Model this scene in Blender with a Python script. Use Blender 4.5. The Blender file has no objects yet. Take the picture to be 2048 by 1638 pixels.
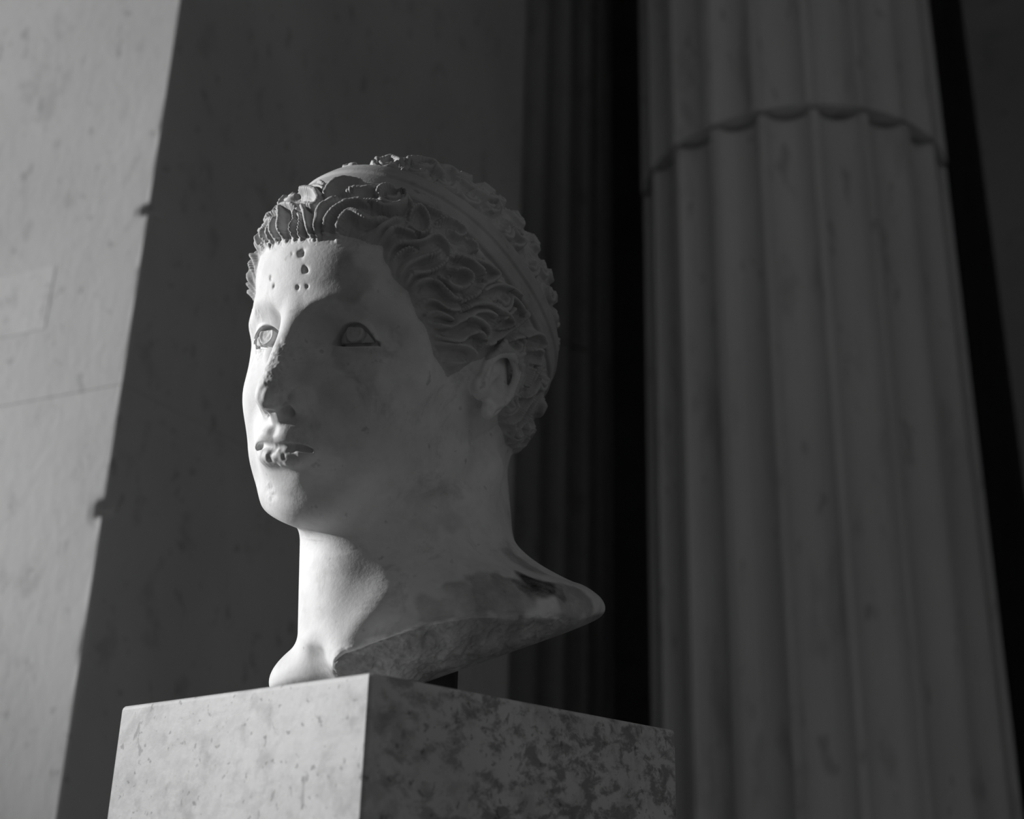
import bpy, math, random
import numpy as np
from mathutils import Vector, Matrix
from mathutils.bvhtree import BVHTree
from mathutils.kdtree import KDTree

# ---------------------------------------------------------------- camera

WORLD_STRENGTH = 0.15
SUN_ENERGY = 4.35
SUN_AZ = -80.5
SUN_EL = 16.0
OCC_H = 10.58
GRID = 2.0
SUBDIV = 2

SC = bpy.context.scene
COL = SC.collection
CAM_Z = 1.45
FPX, CX, CY = 2480.0, 1024.0, 819.0
_up = np.array([176.0, 6339.0, -FPX]); _up /= np.linalg.norm(_up)
_fh = np.array([0, 0, -1.0]) - _up * (-_up[2]) * 1.0
_fh = np.array([0, 0, -1.0]) - _up * np.dot([0, 0, -1.0], _up); _fh /= np.linalg.norm(_fh)
_rt = np.cross(_fh, _up)
RC = np.array([_rt, _fh, _up])                   # world = RC @ camera
CAM = np.array([0.0, 0.0, CAM_Z])
cam_data = bpy.data.cameras.new('camera')
cam_data.sensor_width = 70.0
cam_data.lens = 70.0 * FPX / 2048.0
cam_data.clip_start = 0.05
cam_data.clip_end = 200
cam_data.dof.use_dof = True
cam_data.dof.focus_distance = 0.80
cam_data.dof.aperture_fstop = 12.0
cam_ob = bpy.data.objects.new('camera', cam_data)
M = Matrix.Identity(4)
for i in range(3):
    for j in range(3):
        M[i][j] = RC[i][j]
M.translation = Vector(CAM)
cam_ob.matrix_world = M
COL.objects.link(cam_ob)
SC.camera = cam_ob

# ---------------------------------------------------------------- light
world = bpy.data.worlds.new('sky')
SC.world = world
world.use_nodes = True
world.node_tree.nodes['Background'].inputs[0].default_value = (0.80, 0.80, 0.80, 1)
world.node_tree.nodes['Background'].inputs[1].default_value = WORLD_STRENGTH
sun_data = bpy.data.lights.new('sun', 'SUN')
sun_data.energy = SUN_ENERGY
sun_data.angle = math.radians(1.1)
sun = bpy.data.objects.new('sun', sun_data)
_a, _e = math.radians(SUN_AZ), math.radians(SUN_EL)
sd = Vector((math.sin(_a) * math.cos(_e), math.cos(_a) * math.cos(_e), math.sin(_e)))
sun.rotation_euler = sd.to_track_quat('Z', 'Y').to_euler()
COL.objects.link(sun)
SC.view_settings.view_transform = 'Standard'
SC.view_settings.look = 'None'
SC.view_settings.gamma = 1.0
SC.view_settings.use_curve_mapping = False
SC.view_settings.exposure = 0.0


def ray(px, py):
    c = RC @ np.array([px - CX, -(py - CY), -FPX])
    return c / np.linalg.norm(c)


def az_dir(deg):
    a = math.radians(deg)
    return np.array([math.sin(a), math.cos(a), 0.0])

# ---------------------------------------------------------------- materials
def nodes_of(m):
    m.use_nodes = True
    nt = m.node_tree
    b = nt.nodes['Principled BSDF']
    return nt, b
def N(nt, t, **kw):
    n = nt.nodes.new(t)
    for k, v in kw.items():
        if k in n.inputs.keys() if isinstance(k, str) else False:
            n.inputs[k].default_value = v
        else:
            setattr(n, k, v)
    return n
def noise(nt, co, scale, detail=4, rough=0.55, dist=0.0):
    n = nt.nodes.new('ShaderNodeTexNoise')
    n.inputs['Scale'].default_value = scale; n.inputs['Detail'].default_value = detail
    n.inputs['Roughness'].default_value = rough; n.inputs['Distortion'].default_value = dist
    nt.links.new(co, n.inputs['Vector'])
    return n.outputs['Fac']
def ramp(nt, fac, a, b, va, vb):
    n = nt.nodes.new('ShaderNodeMapRange')
    n.inputs['From Min'].default_value = a; n.inputs['From Max'].default_value = b
    n.inputs['To Min'].default_value = va; n.inputs['To Max'].default_value = vb
    n.interpolation_type = 'SMOOTHSTEP'
    nt.links.new(fac, n.inputs['Value'])
    return n.outputs['Result']
def mul(nt, a, b, op='MULTIPLY'):
    n = nt.nodes.new('ShaderNodeMath'); n.operation = op
    for i, v in enumerate((a, b)):
        if isinstance(v, (int, float)): n.inputs[i].default_value = v
        else: nt.links.new(v, n.inputs[i])
    return n.outputs[0]
def coords(nt, scale=(1, 1, 1), rot=(0, 0, 0)):
    t = nt.nodes.new('ShaderNodeTexCoord'); m = nt.nodes.new('ShaderNodeMapping')
    m.inputs['Scale'].default_value = scale; m.inputs['Rotation'].default_value = rot
    nt.links.new(t.outputs['Object'], m.inputs['Vector'])
    return m.outputs['Vector']
def finish(nt, b, val, rough, height=None, bump=0.2, bdist=0.001):
    c = nt.nodes.new('ShaderNodeCombineColor')
    for k in range(3): nt.links.new(val, c.inputs[k])
    nt.links.new(c.outputs[0], b.inputs['Base Color'])
    b.inputs['Roughness'].default_value = rough
    b.inputs['Specular IOR Level'].default_value = 0.3
    if height is not None:
        bp = nt.nodes.new('ShaderNodeBump')
        bp.inputs['Strength'].default_value = bump; bp.inputs['Distance'].default_value = bdist
        nt.links.new(height, bp.inputs['Height']); nt.links.new(bp.outputs['Normal'], b.inputs['Normal'])

def carved_marble(name, base, stain_shade=True):
    m = bpy.data.materials.new(name); nt, b = nodes_of(m)
    co = coords(nt)
    v = ramp(nt, noise(nt, co, 16, 4), .3, .7, .88, 1.06)
    v = mul(nt, v, ramp(nt, noise(nt, co, 60, 5, .6), .35, .75, 1.04, .90))
    v = mul(nt, v, ramp(nt, noise(nt, co, 95, 3, .5), .66, .74, 1.0, .72))      # small brown specks
    v = mul(nt, v, ramp(nt, noise(nt, co, 24, 6, .7, .6), .52, .70, 1.0, .76))  # cloudy stains
    v = mul(nt, v, base)
    if stain_shade:
        a = nt.nodes.new('ShaderNodeAttribute'); a.attribute_name = 'stain_shade'
        # mottled patina on stained stone, and shade painted under the stump
        mot = ramp(nt, noise(nt, co, 34, 7, .68, .3), .38, .66, 1.0, 0.58)
        k = mul(nt, a.outputs['Fac'], mot)
        v = mul(nt, v, mul(nt, 1.0, k, 'SUBTRACT'))
    h = noise(nt, co, 420, 4, .6)
    finish(nt, b, v, .62, h, .30, .0005)
    return m

def spotted_limestone(name, base, k=1.0):
    m = bpy.data.materials.new(name); nt, b = nodes_of(m)
    co = coords(nt)
    v = ramp(nt, noise(nt, co, 9, 3), .3, .7, .90, 1.05)
    v = mul(nt, v, ramp(nt, noise(nt, co, 45, 6, .6), .50, .66, 1.0, .76))     # soft mottling
    v = mul(nt, v, ramp(nt, noise(nt, co, 210, 3, .5), .64, .70, 1.0, .55))    # pits
    co2 = coords(nt, (1, 1, .55), (.4, .3, .5))
    v = mul(nt, v, ramp(nt, noise(nt, co2, 105, 4, .6, .5), .64, .70, 1.0, .62))
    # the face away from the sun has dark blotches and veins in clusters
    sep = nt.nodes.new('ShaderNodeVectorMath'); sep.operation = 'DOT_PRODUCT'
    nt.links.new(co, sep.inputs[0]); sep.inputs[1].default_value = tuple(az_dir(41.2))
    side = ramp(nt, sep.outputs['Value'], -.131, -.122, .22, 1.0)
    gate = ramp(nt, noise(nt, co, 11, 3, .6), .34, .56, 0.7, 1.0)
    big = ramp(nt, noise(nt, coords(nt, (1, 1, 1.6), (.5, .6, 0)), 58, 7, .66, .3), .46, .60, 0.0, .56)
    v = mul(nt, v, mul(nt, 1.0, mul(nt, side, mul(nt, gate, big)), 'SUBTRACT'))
    v = mul(nt, v, base)
    finish(nt, b, v, .6, noise(nt, co, 160, 5, .6), .3, .0008)
    return m

def weathered_marble(name, base, lo=.8, scale=3.0, stretch=(1, 1, 1)):
    m = bpy.data.materials.new(name); nt, b = nodes_of(m)
    co = coords(nt, stretch)
    v = ramp(nt, noise(nt, co, scale, 5, .6), .3, .7, lo, 1.05)
    v = mul(nt, v, ramp(nt, noise(nt, co, scale * 5, 4, .6, .3), .56, .70, 1.0, .80))
    v = mul(nt, v, ramp(nt, noise(nt, co, scale * 12, 3, .5, .3), .63, .72, 1.0, .72))
    v = mul(nt, v, base)
    finish(nt, b, v, .7, noise(nt, co, 60, 5, .6), .3, .002)
    return m

M_SKIN = carved_marble('carved_marble', 0.80)
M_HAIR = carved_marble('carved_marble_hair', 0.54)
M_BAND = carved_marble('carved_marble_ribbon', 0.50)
M_EYE = carved_marble('inlaid_eye_stone', 0.60, False)
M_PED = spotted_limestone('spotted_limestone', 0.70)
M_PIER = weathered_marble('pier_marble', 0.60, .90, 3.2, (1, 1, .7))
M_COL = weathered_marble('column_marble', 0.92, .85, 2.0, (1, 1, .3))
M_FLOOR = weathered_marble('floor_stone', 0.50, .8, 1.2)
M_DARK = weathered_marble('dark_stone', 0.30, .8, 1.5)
M_SHADE = weathered_marble('blocker_stone', 0.10, .8, 1.5)  # kept very dark so the added right-hand wall bounces little light
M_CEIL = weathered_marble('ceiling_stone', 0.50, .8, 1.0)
M_IRON = weathered_marble('mount_metal', 0.05, .7, 20)

def mesh_ob(name, verts, faces, mat, parent=None, smooth_=False, loc=(0, 0, 0)):
    me = bpy.data.meshes.new(name)
    me.from_pydata([tuple(map(float, v)) for v in verts], [], [tuple(int(i) for i in f) for f in faces])
    me.update()
    if smooth_:
        me.shade_smooth()
    me.materials.append(mat)
    o = bpy.data.objects.new(name, me); o.location = loc
    COL.objects.link(o)
    if parent is not None: o.parent = parent
    return o
def box_vf(x0, x1, y0, y1, z0, z1):
    v = [(x, y, z) for x in (x0, x1) for y in (y0, y1) for z in (z0, z1)]
    f = [(0, 1, 3, 2), (4, 6, 7, 5), (0, 4, 5, 1), (2, 3, 7, 6), (0, 2, 6, 4), (1, 5, 7, 3)]
    return v, f
def box(name, dims, mat, parent=None, bev=0.0, loc=(0, 0, 0), rz=0.0):
    v, f = box_vf(*dims)
    o = mesh_ob(name, v, f, mat, parent, loc=loc)
    o.rotation_euler = (0, 0, rz)
    if bev:
        m = o.modifiers.new('edge', 'BEVEL'); m.width = bev; m.segments = 2
    return o
def structure(o, label, **k):
    o['kind'] = 'structure'; o['label'] = label
    return o
def empty(name, loc, label, cat=None, kind=None, group=None, rz=0.0):
    o = bpy.data.objects.new(name, None); COL.objects.link(o)
    o.location = loc; o.rotation_euler = (0, 0, rz); o['label'] = label
    o.empty_display_size = 0.1
    if cat: o['category'] = cat
    if kind: o['kind'] = kind
    if group: o['group'] = group
    return o

# ---------------------------------------------------------------- setting
GX = 14.0
v, f = box_vf(-34, 14, -8, 10, -0.2, 0)
structure(mesh_ob('floor', v, f, M_FLOOR), 'pale stone paving under the pedestal')
v, f = box_vf(-3.2, 14, -1.5, 10, 6.4, 6.7)  # hall ceiling, put in overhead to hold back light from the sky
structure(mesh_ob('ceiling', v, f, M_CEIL), 'stone ceiling over the hall, put in above the frame to block sky light')
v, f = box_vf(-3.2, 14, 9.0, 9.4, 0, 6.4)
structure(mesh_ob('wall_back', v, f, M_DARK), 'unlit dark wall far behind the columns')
v, f = box_vf(-3.2, -2.8, 3.0, 9.4, 0, 6.4)  # added to stop sun strips on the far column and right pier
structure(mesh_ob('wall_side_blocker', v, f, M_DARK), 'added wall behind the pier that keeps the sun off the far column and right pier')
v, f = box_vf(2.6, 3.0, 0.7, 9.4, 0, 6.4)  # put in to cut light on the right of the large column
structure(mesh_ob('wall_side_blocker', v, f, M_DARK), 'added wall beyond the columns that blocks light from the right')
v, f = box_vf(1.9, 2.1, 0.3, 2.6, 0, 6.4)  # unseen blocker, added to darken the column's right side
structure(mesh_ob('wall_side_blocker', v, f, M_SHADE), 'short unseen wall right of the camera, added to shade the column')
v, f = box_vf(-4.4, -4.0, -7, 0.3, 0, 6.4)  # added out of view to keep fill off the head from the left
structure(mesh_ob('wall_front_blocker', v, f, M_CEIL), 'unseen wall behind the camera on the left, added to block sky light')
v, f = box_vf(-4.4, -0.8, -4.4, -4.0, 0, 6.4)  # second unseen blocker, leaves fill coming mainly from the right
structure(mesh_ob('wall_front_blocker', v, f, M_CEIL), 'unseen wall behind the camera, added to block sky light')
v, f = box_vf(-32.5, -32, -8, 10, 0, OCC_H)  # made-up occluder out of view, casts the soft shadow low on the pier
structure(mesh_ob('wall_far_blocker', v, f, M_FLOOR), 'unseen wall outside the frame, added to shade the foot of the pier')

# pier on the left: lit face and shaded face meet in one sharp edge
PC = az_dir(-18.72) * 1.75                      # foot of the sharp corner
PL = az_dir(-64.0); PR = az_dir(26.0)           # directions of the two faces away from it
def pz(px, py, az=-18.72, D=1.75):
    r = ray(px, py); return r[2] / math.hypot(r[0], r[1]) * D + CAM_Z
z_joint = pz(238, 767)
chips = [(pz(289, 416), .012, .012, .014), (pz(205, 1017), .013, .016, .013), (pz(312, 250), .002, .02, .004), (pz(165, 1300), .002, .03, .005), (pz(272, 540), .0016, .012, .004)]
def pier_block(z0, z1, parent):
    dl = [1.9, .5, .2, .06, .03, .018, .009, .003]
    dr = [.003, .009, .018, .03, .06, .2, .6, 1.3]
    prof = [(d, 'L') for d in dl] + [(d, 'R') for d in dr]
    zs = set(np.arange(z0, z1, .06)) | {z1}
    for c in chips:
        for t in np.arange(-3, 3.1, .25):
            z = c[0] + t * c[2]
            if z0 < z < z1: zs.add(z)
    zs |= {z0 + .0012, z1 - .0012}
    zs = sorted(zs)
    V_, F_ = [], []
    rr = random.Random(5)
    inn = (PL + PR) / np.linalg.norm(PL + PR)
    n = len(prof) + 2
    for z in zs:
        e = .0003 if (z - z0 < .001 or z1 - z < .001) else 0
        for d, s in prof:
            p = PC + (PL if s == 'L' else PR) * d
            off = e * 0.7
            if d < .03:
                for cz, dep, hz, wd in chips:
                    off += dep * math.exp(-((z - cz) / hz) ** 2 * 2) * math.exp(-(d / wd) ** 2)
                off += 0.0006 * math.sin(z * 61 + d * 300) * math.exp(-(d / .006) ** 2)
            # arris slightly rounded
            p = p + inn * off
            nL = PR if s == 'L' else PL
            V_.append((*(p + nL * e)[:2], z))
        q = PC + PR * 1.3 + PL * 1.9
        V_.append((*(q)[:2], z)); V_.append((*(PC + PR * .8 + PL * 1.9)[:2], z))
    for i in range(len(zs) - 1):
        for j in range(n):
            a = i * n + j; b_ = i * n + (j + 1) % n
            F_.append((a, a + n, b_ + n, b_))
    F_.append(tuple(range(n))[::-1]); F_.append(tuple((len(zs) - 1) * n + j for j in range(n)))
    o = mesh_ob('stone_block', V_, F_, M_PIER, parent)
    return o
wl = empty('wall_left', (0, 0, 0), 'pale marble pier, sunlit on one side and shaded on the other', kind='structure')
zc = [0.0, z_joint - 1.02, z_joint, z_joint + 1.08, z_joint + 2.16, z_joint + 3.24]
for a, b_ in zip(zc[:-1], zc[1:]):
    pier_block(max(a, 0.0), b_ - 0.0004, wl)
# squared repair piece let into the lit face
def on_lit(px, py):
    r = ray(px, py); n = np.array([PR[0], PR[1], 0])
    t = np.dot(PC, n) / np.dot(r, n)
    return r * t + CAM
c1, c2 = on_lit(112, 530), on_lit(100, 655)
zt, zb = c1[2], c2[2]
d0 = np.dot(c1 - PC, PL); nrm = -PR
pv = []
for dd in (d0, d0 + .34):
    for z in (zb, zt):
        for k in (-.02, .0004):
            p = PC + PL * dd + nrm * k; pv.append((p[0], p[1], z))
mesh_ob('repair_stone', pv, [(0, 1, 3, 2), (4, 6, 7, 5), (0, 4, 5, 1), (2, 3, 7, 6), (0, 2, 6, 4), (1, 5, 7, 3)], weathered_marble('repair_marble', .66, .92, 4.0), wl)['label'] = 'smooth squared repair piece'

# fluted columns
def drum(name, z0, z1, R, phase, depth, parent, nf=20, fillet=.15, taper=0.0, rough=0.0, fade=0.0):
    per = 10
    zs = [z0, z0 + .006, z0 + .02, z0 + .05, z0 + .1] + list(np.linspace(z0 + .2, z1 - .02, 10)) + [z1 - .006, z1]
    V_, F_ = [], []; n = nf * per
    us = [0, fillet / 2, fillet / 2 + .02] + list(np.linspace(fillet / 2 + .10, 1 - fillet / 2 - .10, per - 5)) + [1 - fillet / 2 - .02, 1 - fillet / 2]
    rr = random.Random(int(z0 * 100))
    worn = [rr.uniform(.7, 1.15) for _ in range(nf)]
    for z in zs:
        e = .005 if z in (z0, z1) else 0
        end = 1.0
        if fade:
            end = min(1, math.sqrt(max(0, (z - z0) / fade)))
        for i in range(nf):
            for u in us:
                w = (u - fillet / 2) / (1 - fillet)
                g = math.sqrt(max(0, 1 - (2 * w - 1) ** 2)) if 0 <= w <= 1 else 0
                th = math.radians(phase) + 2 * math.pi * (i + u - fillet * 0 ) / nf
                r = R * (1 - taper * (z - 0)) - depth * g * end * worn[i] - e
                V_.append((r * math.cos(th), r * math.sin(th), z))
    for i in range(len(zs) - 1):
        for j in range(n):
            a = i * n + j; b_ = i * n + (j + 1) % n
            F_.append((a, b_, b_ + n, a + n))
    F_.append(tuple(range(n))[::-1]); F_.append(tuple((len(zs) - 1) * n + j for j in range(n)))
    return mesh_ob(name, V_, F_, M_COL, parent)
def zat(px, py, D):
    r = ray(px, py); return r[2] / math.hypot(r[0], r[1]) * D + CAM_Z
CD = 3.3; CR = CD * math.sin(math.radians(7.62))
cc = az_dir(14.28) * CD
zj = zat(1640, 212, CD - CR)
col = empty('fluted_column', (cc[0], cc[1], 0), 'large fluted marble column with a chipped joint high up, right of the marble head', 'column')
# angle of the lit fillet, seen 27.5 degrees right of the line to the camera
tocam = math.degrees(math.atan2(-cc[1], -cc[0]))
ph = tocam + 27.5
drum('drum', 0.0, zj, CR, ph, .040, col)
drum('drum', zj + .012, 6.4, CR * 1.012, ph - 1.2, .056, col, fade=.03)
core = mesh_ob('dowel', *box_vf(-.12, .12, -.12, .12, zj - .05, zj + .1), M_DARK, col)
C2D = 6.0; C2R = C2D * math.sin(math.radians(4.2))
c2 = az_dir(.75) * C2D
col2 = empty('fluted_column', (c2[0], c2[1], 0), 'dark distant fluted column half hidden behind the pier', 'column')
ph2 = math.degrees(math.atan2(-c2[1], -c2[0])) + 8
drum('drum', 0.0, 4.0, C2R, ph2, .03, col2)
drum('drum', 4.01, 6.4, C2R, ph2, .03, col2)

# wall at the right-hand edge of the frame
wr = az_dir(23.6) * 3.6
v, f = box_vf(0, 2.4, 0, .7, 0, 6.4)
o = mesh_ob('wall_right', v, f, M_CEIL, loc=(wr[0], wr[1], 0)); o.rotation_euler = (0, 0, math.radians(-14))
structure(o, 'plain shaded pier at the right edge of the frame')

# ---------------------------------------------------------------- pedestal
C0 = ray(742, 1345) * .64
ZT = C0[2]
def on_top(px, py):
    r = ray(px, py); return r * (ZT / r[2])
CL, CRt = on_top(243, 1413), on_top(1338, 1462)
PED_TOP = ZT + CAM_Z
ea = CL - C0; eb = CRt - C0
eb = eb - ea * (ea @ eb) / (ea @ ea) * 1.0      # square corner
def pedestal():
    na, nb = 46, 52
    la, lb = np.linalg.norm(ea), np.linalg.norm(eb)
    ua, ub = ea / la, eb / lb
    # plan outline, rounded corners of 2 mm
    pts = []
    def line(p0, p1, n):
        for t in np.linspace(0, 1, n, endpoint=False): pts.append(p0 + (p1 - p0) * t)
    r = .0016
    A = [np.array([r, 0]), np.array([la - r, 0]), np.array([la, r]), np.array([la, lb - r]), np.array([la - r, lb]), np.array([r, lb]), np.array([0, lb - r]), np.array([0, r])]
    for i in range(8):
        line(A[i], A[(i + 1) % 8], (40 if i % 2 == 0 else 2))
    n = len(pts)
    zs = [PED_TOP - r * .0, PED_TOP - r * .6, PED_TOP - r * 1.6] + [PED_TOP - .004 - .005 * k for k in range(50)] + list(np.linspace(PED_TOP - .3, 0, 14))
    V_ = []
    rs = np.random.RandomState(3)
    P3 = []
    for i, z in enumerate(zs):
        ins = [.0016, .0005, 0][i] if i < 3 else 0
        for p in pts:
            q = p + (np.array([la, lb]) / 2 - p) / np.linalg.norm(np.array([la, lb]) / 2 - p) * ins
            w = C0 + CAM + ua * q[0] + ub * q[1]
            P3.append((w[0], w[1], z))
    P3 = np.array(P3)
    cen = (C0 + CAM + ea / 2 + eb / 2)
    F_ = []
    for i in range(len(zs) - 1):
        for j in range(n):
            a = i * n + j; b_ = i * n + (j + 1) % n
            F_.append((a, b_, b_ + n, a + n))
    F_.append(tuple(range(n))[::-1])
    P3 = P3 - np.array([cen[0], cen[1], 0])
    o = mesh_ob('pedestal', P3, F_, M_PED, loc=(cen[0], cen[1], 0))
    o['label'] = 'square speckled stone pedestal that carries the marble head'
    o['category'] = 'pedestal'
    return o
ped = pedestal()

# ---------------------------------------------------------------- sculpted head
HS = 1.15
HP = np.array([-0.0822, 0.806, 0.3295]) + CAM
def head_rot(azd, pit, rol):
    a, p, r = np.radians([azd, pit, rol])
    Y = np.array([np.sin(a), np.cos(a), 0]); Z = np.array([0, 0, 1.0]); X = -np.cross(Y, Z)
    Y2 = Y * np.cos(p) - Z * np.sin(p); Z2 = Z * np.cos(p) + Y * np.sin(p)
    X3 = X * np.cos(r) + Z2 * np.sin(r); Z3 = Z2 * np.cos(r) - X * np.sin(r)
    return np.array([X3, Y2, Z3]).T
HR = head_rot(-144.24, 11.11, -11.65)

def to_world(P):
    return (P * (HS / 1000.0)) @ HR.T + HP

def to_head(W):
    return ((np.asarray(W) - HP) @ HR) * (1000.0 / HS)

def pix(px, py, depth):
    """point in the head's frame that lies `depth` metres along world Y on a sight line"""
    r = ray(px, py)
    return to_head(CAM + r * (depth / r[1]))

f32 = np.float32
def V(*a): return np.array(a, f32)
def smin(a, b, k):
    h = np.maximum(k - np.abs(a - b), 0) / k
    return np.minimum(a, b) - h * h * k * 0.25
def smax(a, b, k):
    return -smin(-a, -b, k)
def ell(P, c, r, Rm=None):
    q = P - V(*c)
    if Rm is not None:
        q = q @ Rm
    q = q / V(*r)
    k0 = np.sqrt((q * q).sum(1)) + 1e-6
    q = q / V(*r)
    k1 = np.sqrt((q * q).sum(1)) + 1e-6
    return k0 * (k0 - 1) / k1
def cap(P, a, b, ra, rb):
    a = V(*a); b = V(*b); ab = b - a
    t = np.clip(((P - a) @ ab) / (ab @ ab), 0, 1)
    d = P - a - t[:, None] * ab
    return np.sqrt((d * d).sum(1)) - (ra + (rb - ra) * t)
def spline(pts, n=4):
    p = np.asarray(pts, float)
    if len(p) < 3:
        return p
    e = np.vstack([2 * p[0] - p[1], p, 2 * p[-1] - p[-2]])
    out = []
    for i in range(1, len(e) - 2):
        a, b, c, d = e[i - 1], e[i], e[i + 1], e[i + 2]
        for t in np.arange(n) / n:
            out.append(0.5 * (2 * b + (c - a) * t + (2 * a - 5 * b + 4 * c - d) * t * t + (3 * b - a - 3 * c + d) * t ** 3))
    out.append(p[-1])
    return np.array(out)
def chain(P, pts, k=0.6, n=4):
    d = None
    pts = spline(pts, n)
    for p, q in zip(pts[:-1], pts[1:]):
        e = cap(P, p[:3], q[:3], p[3], q[3])
        d = e if d is None else smin(d, e, k)
    return d
def local(P, d, c, r, fn):
    """apply fn to the points within r of c only"""
    q = P - V(*c)
    m = (q * q).sum(1) < r * r
    if m.any():
        d = d.copy()
        d[m] = fn(P[m], d[m])
    return d

# stump and neck anchor points in the head frame
NK_TOP = pix(812, 960, 0.845)
NK_MID = pix(821, 1130, 0.835)
NK_LOW = pix(823, 1290, 0.815)
# axes of the world in the head frame
WX, WY, WZ = HR[0], HR[1], HR[2]

def tilt_frame(rise_x, rise_y):
    ex = WX + WZ * math.tan(math.radians(rise_x)); ex /= np.linalg.norm(ex)
    ey = WY + WZ * math.tan(math.radians(rise_y)); ey -= ex * (ex @ ey); ey /= np.linalg.norm(ey)
    ez = np.cross(ex, ey); ez *= np.sign(ez @ WZ)
    return np.array([ex, ey, ez]).T.astype(f32)

def eye_open(S):
    """signed distance-like value of the lid opening, in the plane of the face"""
    x = np.abs(S[:, 0]); z = S[:, 2]
    u = (x - 33.2) / 14.6
    zu = 12.3 + 12.6 * np.sign(1 - np.abs(u)) * np.abs(1 - np.abs(u) ** 2.2) ** 0.72
    zl = 12.3 - 1.2 * (1 - u * u)
    return np.maximum(np.maximum((z - zu) * 0.75, zl - z), (np.abs(u) - 1.0) * 12)

def face_sdf(P):
    S = P.copy(); S[:, 0] = np.abs(S[:, 0])
    d = ell(S, (0, -10, 50), (76.5, 99, 85.8))
    d = smin(d, ell(S, (0, -38, 22), (65, 73, 62)), 20)
    d = smin(d, ell(S, (0, -39, 0), (57, 57, 60)), 16)
    d = smin(d, ell(S, (0, 24, 56), (73, 68, 64)), 14)
    d = smin(d, ell(S, (0, 20, -6), (63, 70, 90)), 18)
    d = smin(d, ell(S, (0, 67, -72), (25, 18, 20)), 14)
    d = smin(d, cap(S, (50, 8, -44), (24, 58, -70), 13, 15), 16)
    d = smin(d, ell(S, (36, 48, -38), (21, 27, 34)), 14)
    d = smin(d, ell(S, (37, 55, -12), (23, 24, 24)), 14)
    # underside of the jaw
    n = V(0, -0.34, -0.94)
    d = smax(d, (S - V(0, 72, -92.0)) @ n * 1.0, 14)
    # flatter temples
    def brow(p, d):
        b = chain(p, [(4, 80, 30, 6), (20, 80.5, 36, 4.2), (38, 75, 38, 4), (55, 61, 29, 6)], 0.6, 10)
        d = smin(d, cap(p, (53, 54, 28), (55, 52, -3), 11.3, 11.3), 12)
        return smin(d, b, 10)
    d = local(S, d, (28, 80, 32), 78, brow)
    def eyes(p, d):
        d = smax(d, -ell(p, (33, 92, 20), (21, 13, 12.5)), 8)
        d = smax(d, -ell(p, (19, 90, 17), (8, 12, 12)), 7)
        lid = ell(p, (33.5, 62.8, 17), (18, 16.6, 15.5))
        o = eye_open(p)
        rim = np.maximum(o - 2.0, ell(p, (33.5, 62.8, 17), (18.6, 17.5, 16.2)))
        d = smin(d, lid, 3)
        d = smin(d, rim, 2.0)
        return d
    d = local(S, d, (33, 80, 18), 52, eyes)
    def nose(p, d):
        b = cap(p, (0, 81, 36), (0, 99.5, -13), 9, 8.5)
        w = cap(p, (0, 72, 34), (0, 83, -16), 13, 14)
        d = smin(d, w, 8)
        d = smin(d, b, 5)
        d = smin(d, ell(p, (0, 100.5, -19), (9.5, 9.5, 8.5)), 4)
        d = smin(d, ell(p, (13.2, 90.5, -20), (6, 9.5, 7)), 2.5)
        d = smin(d, cap(p, (0, 103, -22), (0, 95, -27), 4, 4), 3)
        d = smax(d, -ell(p, (9, 94, -28), (4.2, 7, 5.5)), 1.5)
        d = smax(d, -chain(p, [(15, 94, -11, .8), (19.5, 90, -15, 1.5), (20.5, 87.5, -21, 1.6), (17.5, 87.5, -27, 1.4)]), 1.5)
        return d
    d = local(S, d, (0, 92, 5), 66, nose)
    def mouth(p, d):
        d = smin(d, ell(p, (0, 72, -42), (31, 22.5, 24)), 12)
        up = chain(p, [(0, 93, -40.5, 4.0), (7, 93.4, -39.8, 4.2), (13, 90.5, -41.5, 3.6), (20.5, 85.5, -45, 2.3)])
        lo = chain(p, [(0, 91.3, -51.8, 5.2), (10, 90, -51.5, 4.8), (19, 85, -47.5, 2.5)])
        d = smin(d, up, 4)
        d = smin(d, lo, 4)
        d = smax(d, -chain(p, [(0, 96.6, -47.0, 1.7), (8, 95.7, -45.8, 1.7), (14.5, 92.0, -46.0, 1.9), (18, 89.2, -46.4, 1.8), (20.5, 87.4, -46.8, 1.4)]), 1.4)
        d = smax(d, -cap(p, (0, 102, -29), (0, 100.6, -37), 2.5, 3.2), 3)
        d = smax(d, -ell(p, (0, 101.5, -62.5), (19, 11, 5.5)), 7)
        return d
    d = local(S, d, (0, 88, -46), 50, mouth)
    def ear(p, d):
        p = (p - V(0, 4, 2) - V(75, -5, -18)) / 0.88 + V(75, -5, -18)
        e = ell(p, (71, -7, 4), (6, 13, 19))
        h = chain(p, [(74, 7, 5, 3.0), (75, 5, 14, 3.2), (76.5, -1, 21.5, 3.4), (79, -11, 23.5, 3.5), (81, -19, 16, 3.3), (80, -19, 4, 3.0), (77, -14, -7, 3.0), (74.5, -7, -14, 3.6)])
        e = smin(e, h, 3)
        e = smin(e, ell(p, (73.5, -1.5, -15.5), (5, 6, 6.5)), 3)
        e = smin(e, ell(p, (71.5, 7, -2), (5, 6, 8)), 4)
        e = smax(e, -ell(p, (81, -5.5, -1), (6.5, 6.5, 9)), 3)
        e = smax(e, -chain(p, [(80, 0, 12, 2.6), (83, -9, 17, 2.8), (85, -14, 10, 2.6), (84, -14, 0, 2.2)]), 2)
        return smin(d, e * 0.88, 5)
    d = local(S, d, (74, -6, 4), 54, ear)
    return d

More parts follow.
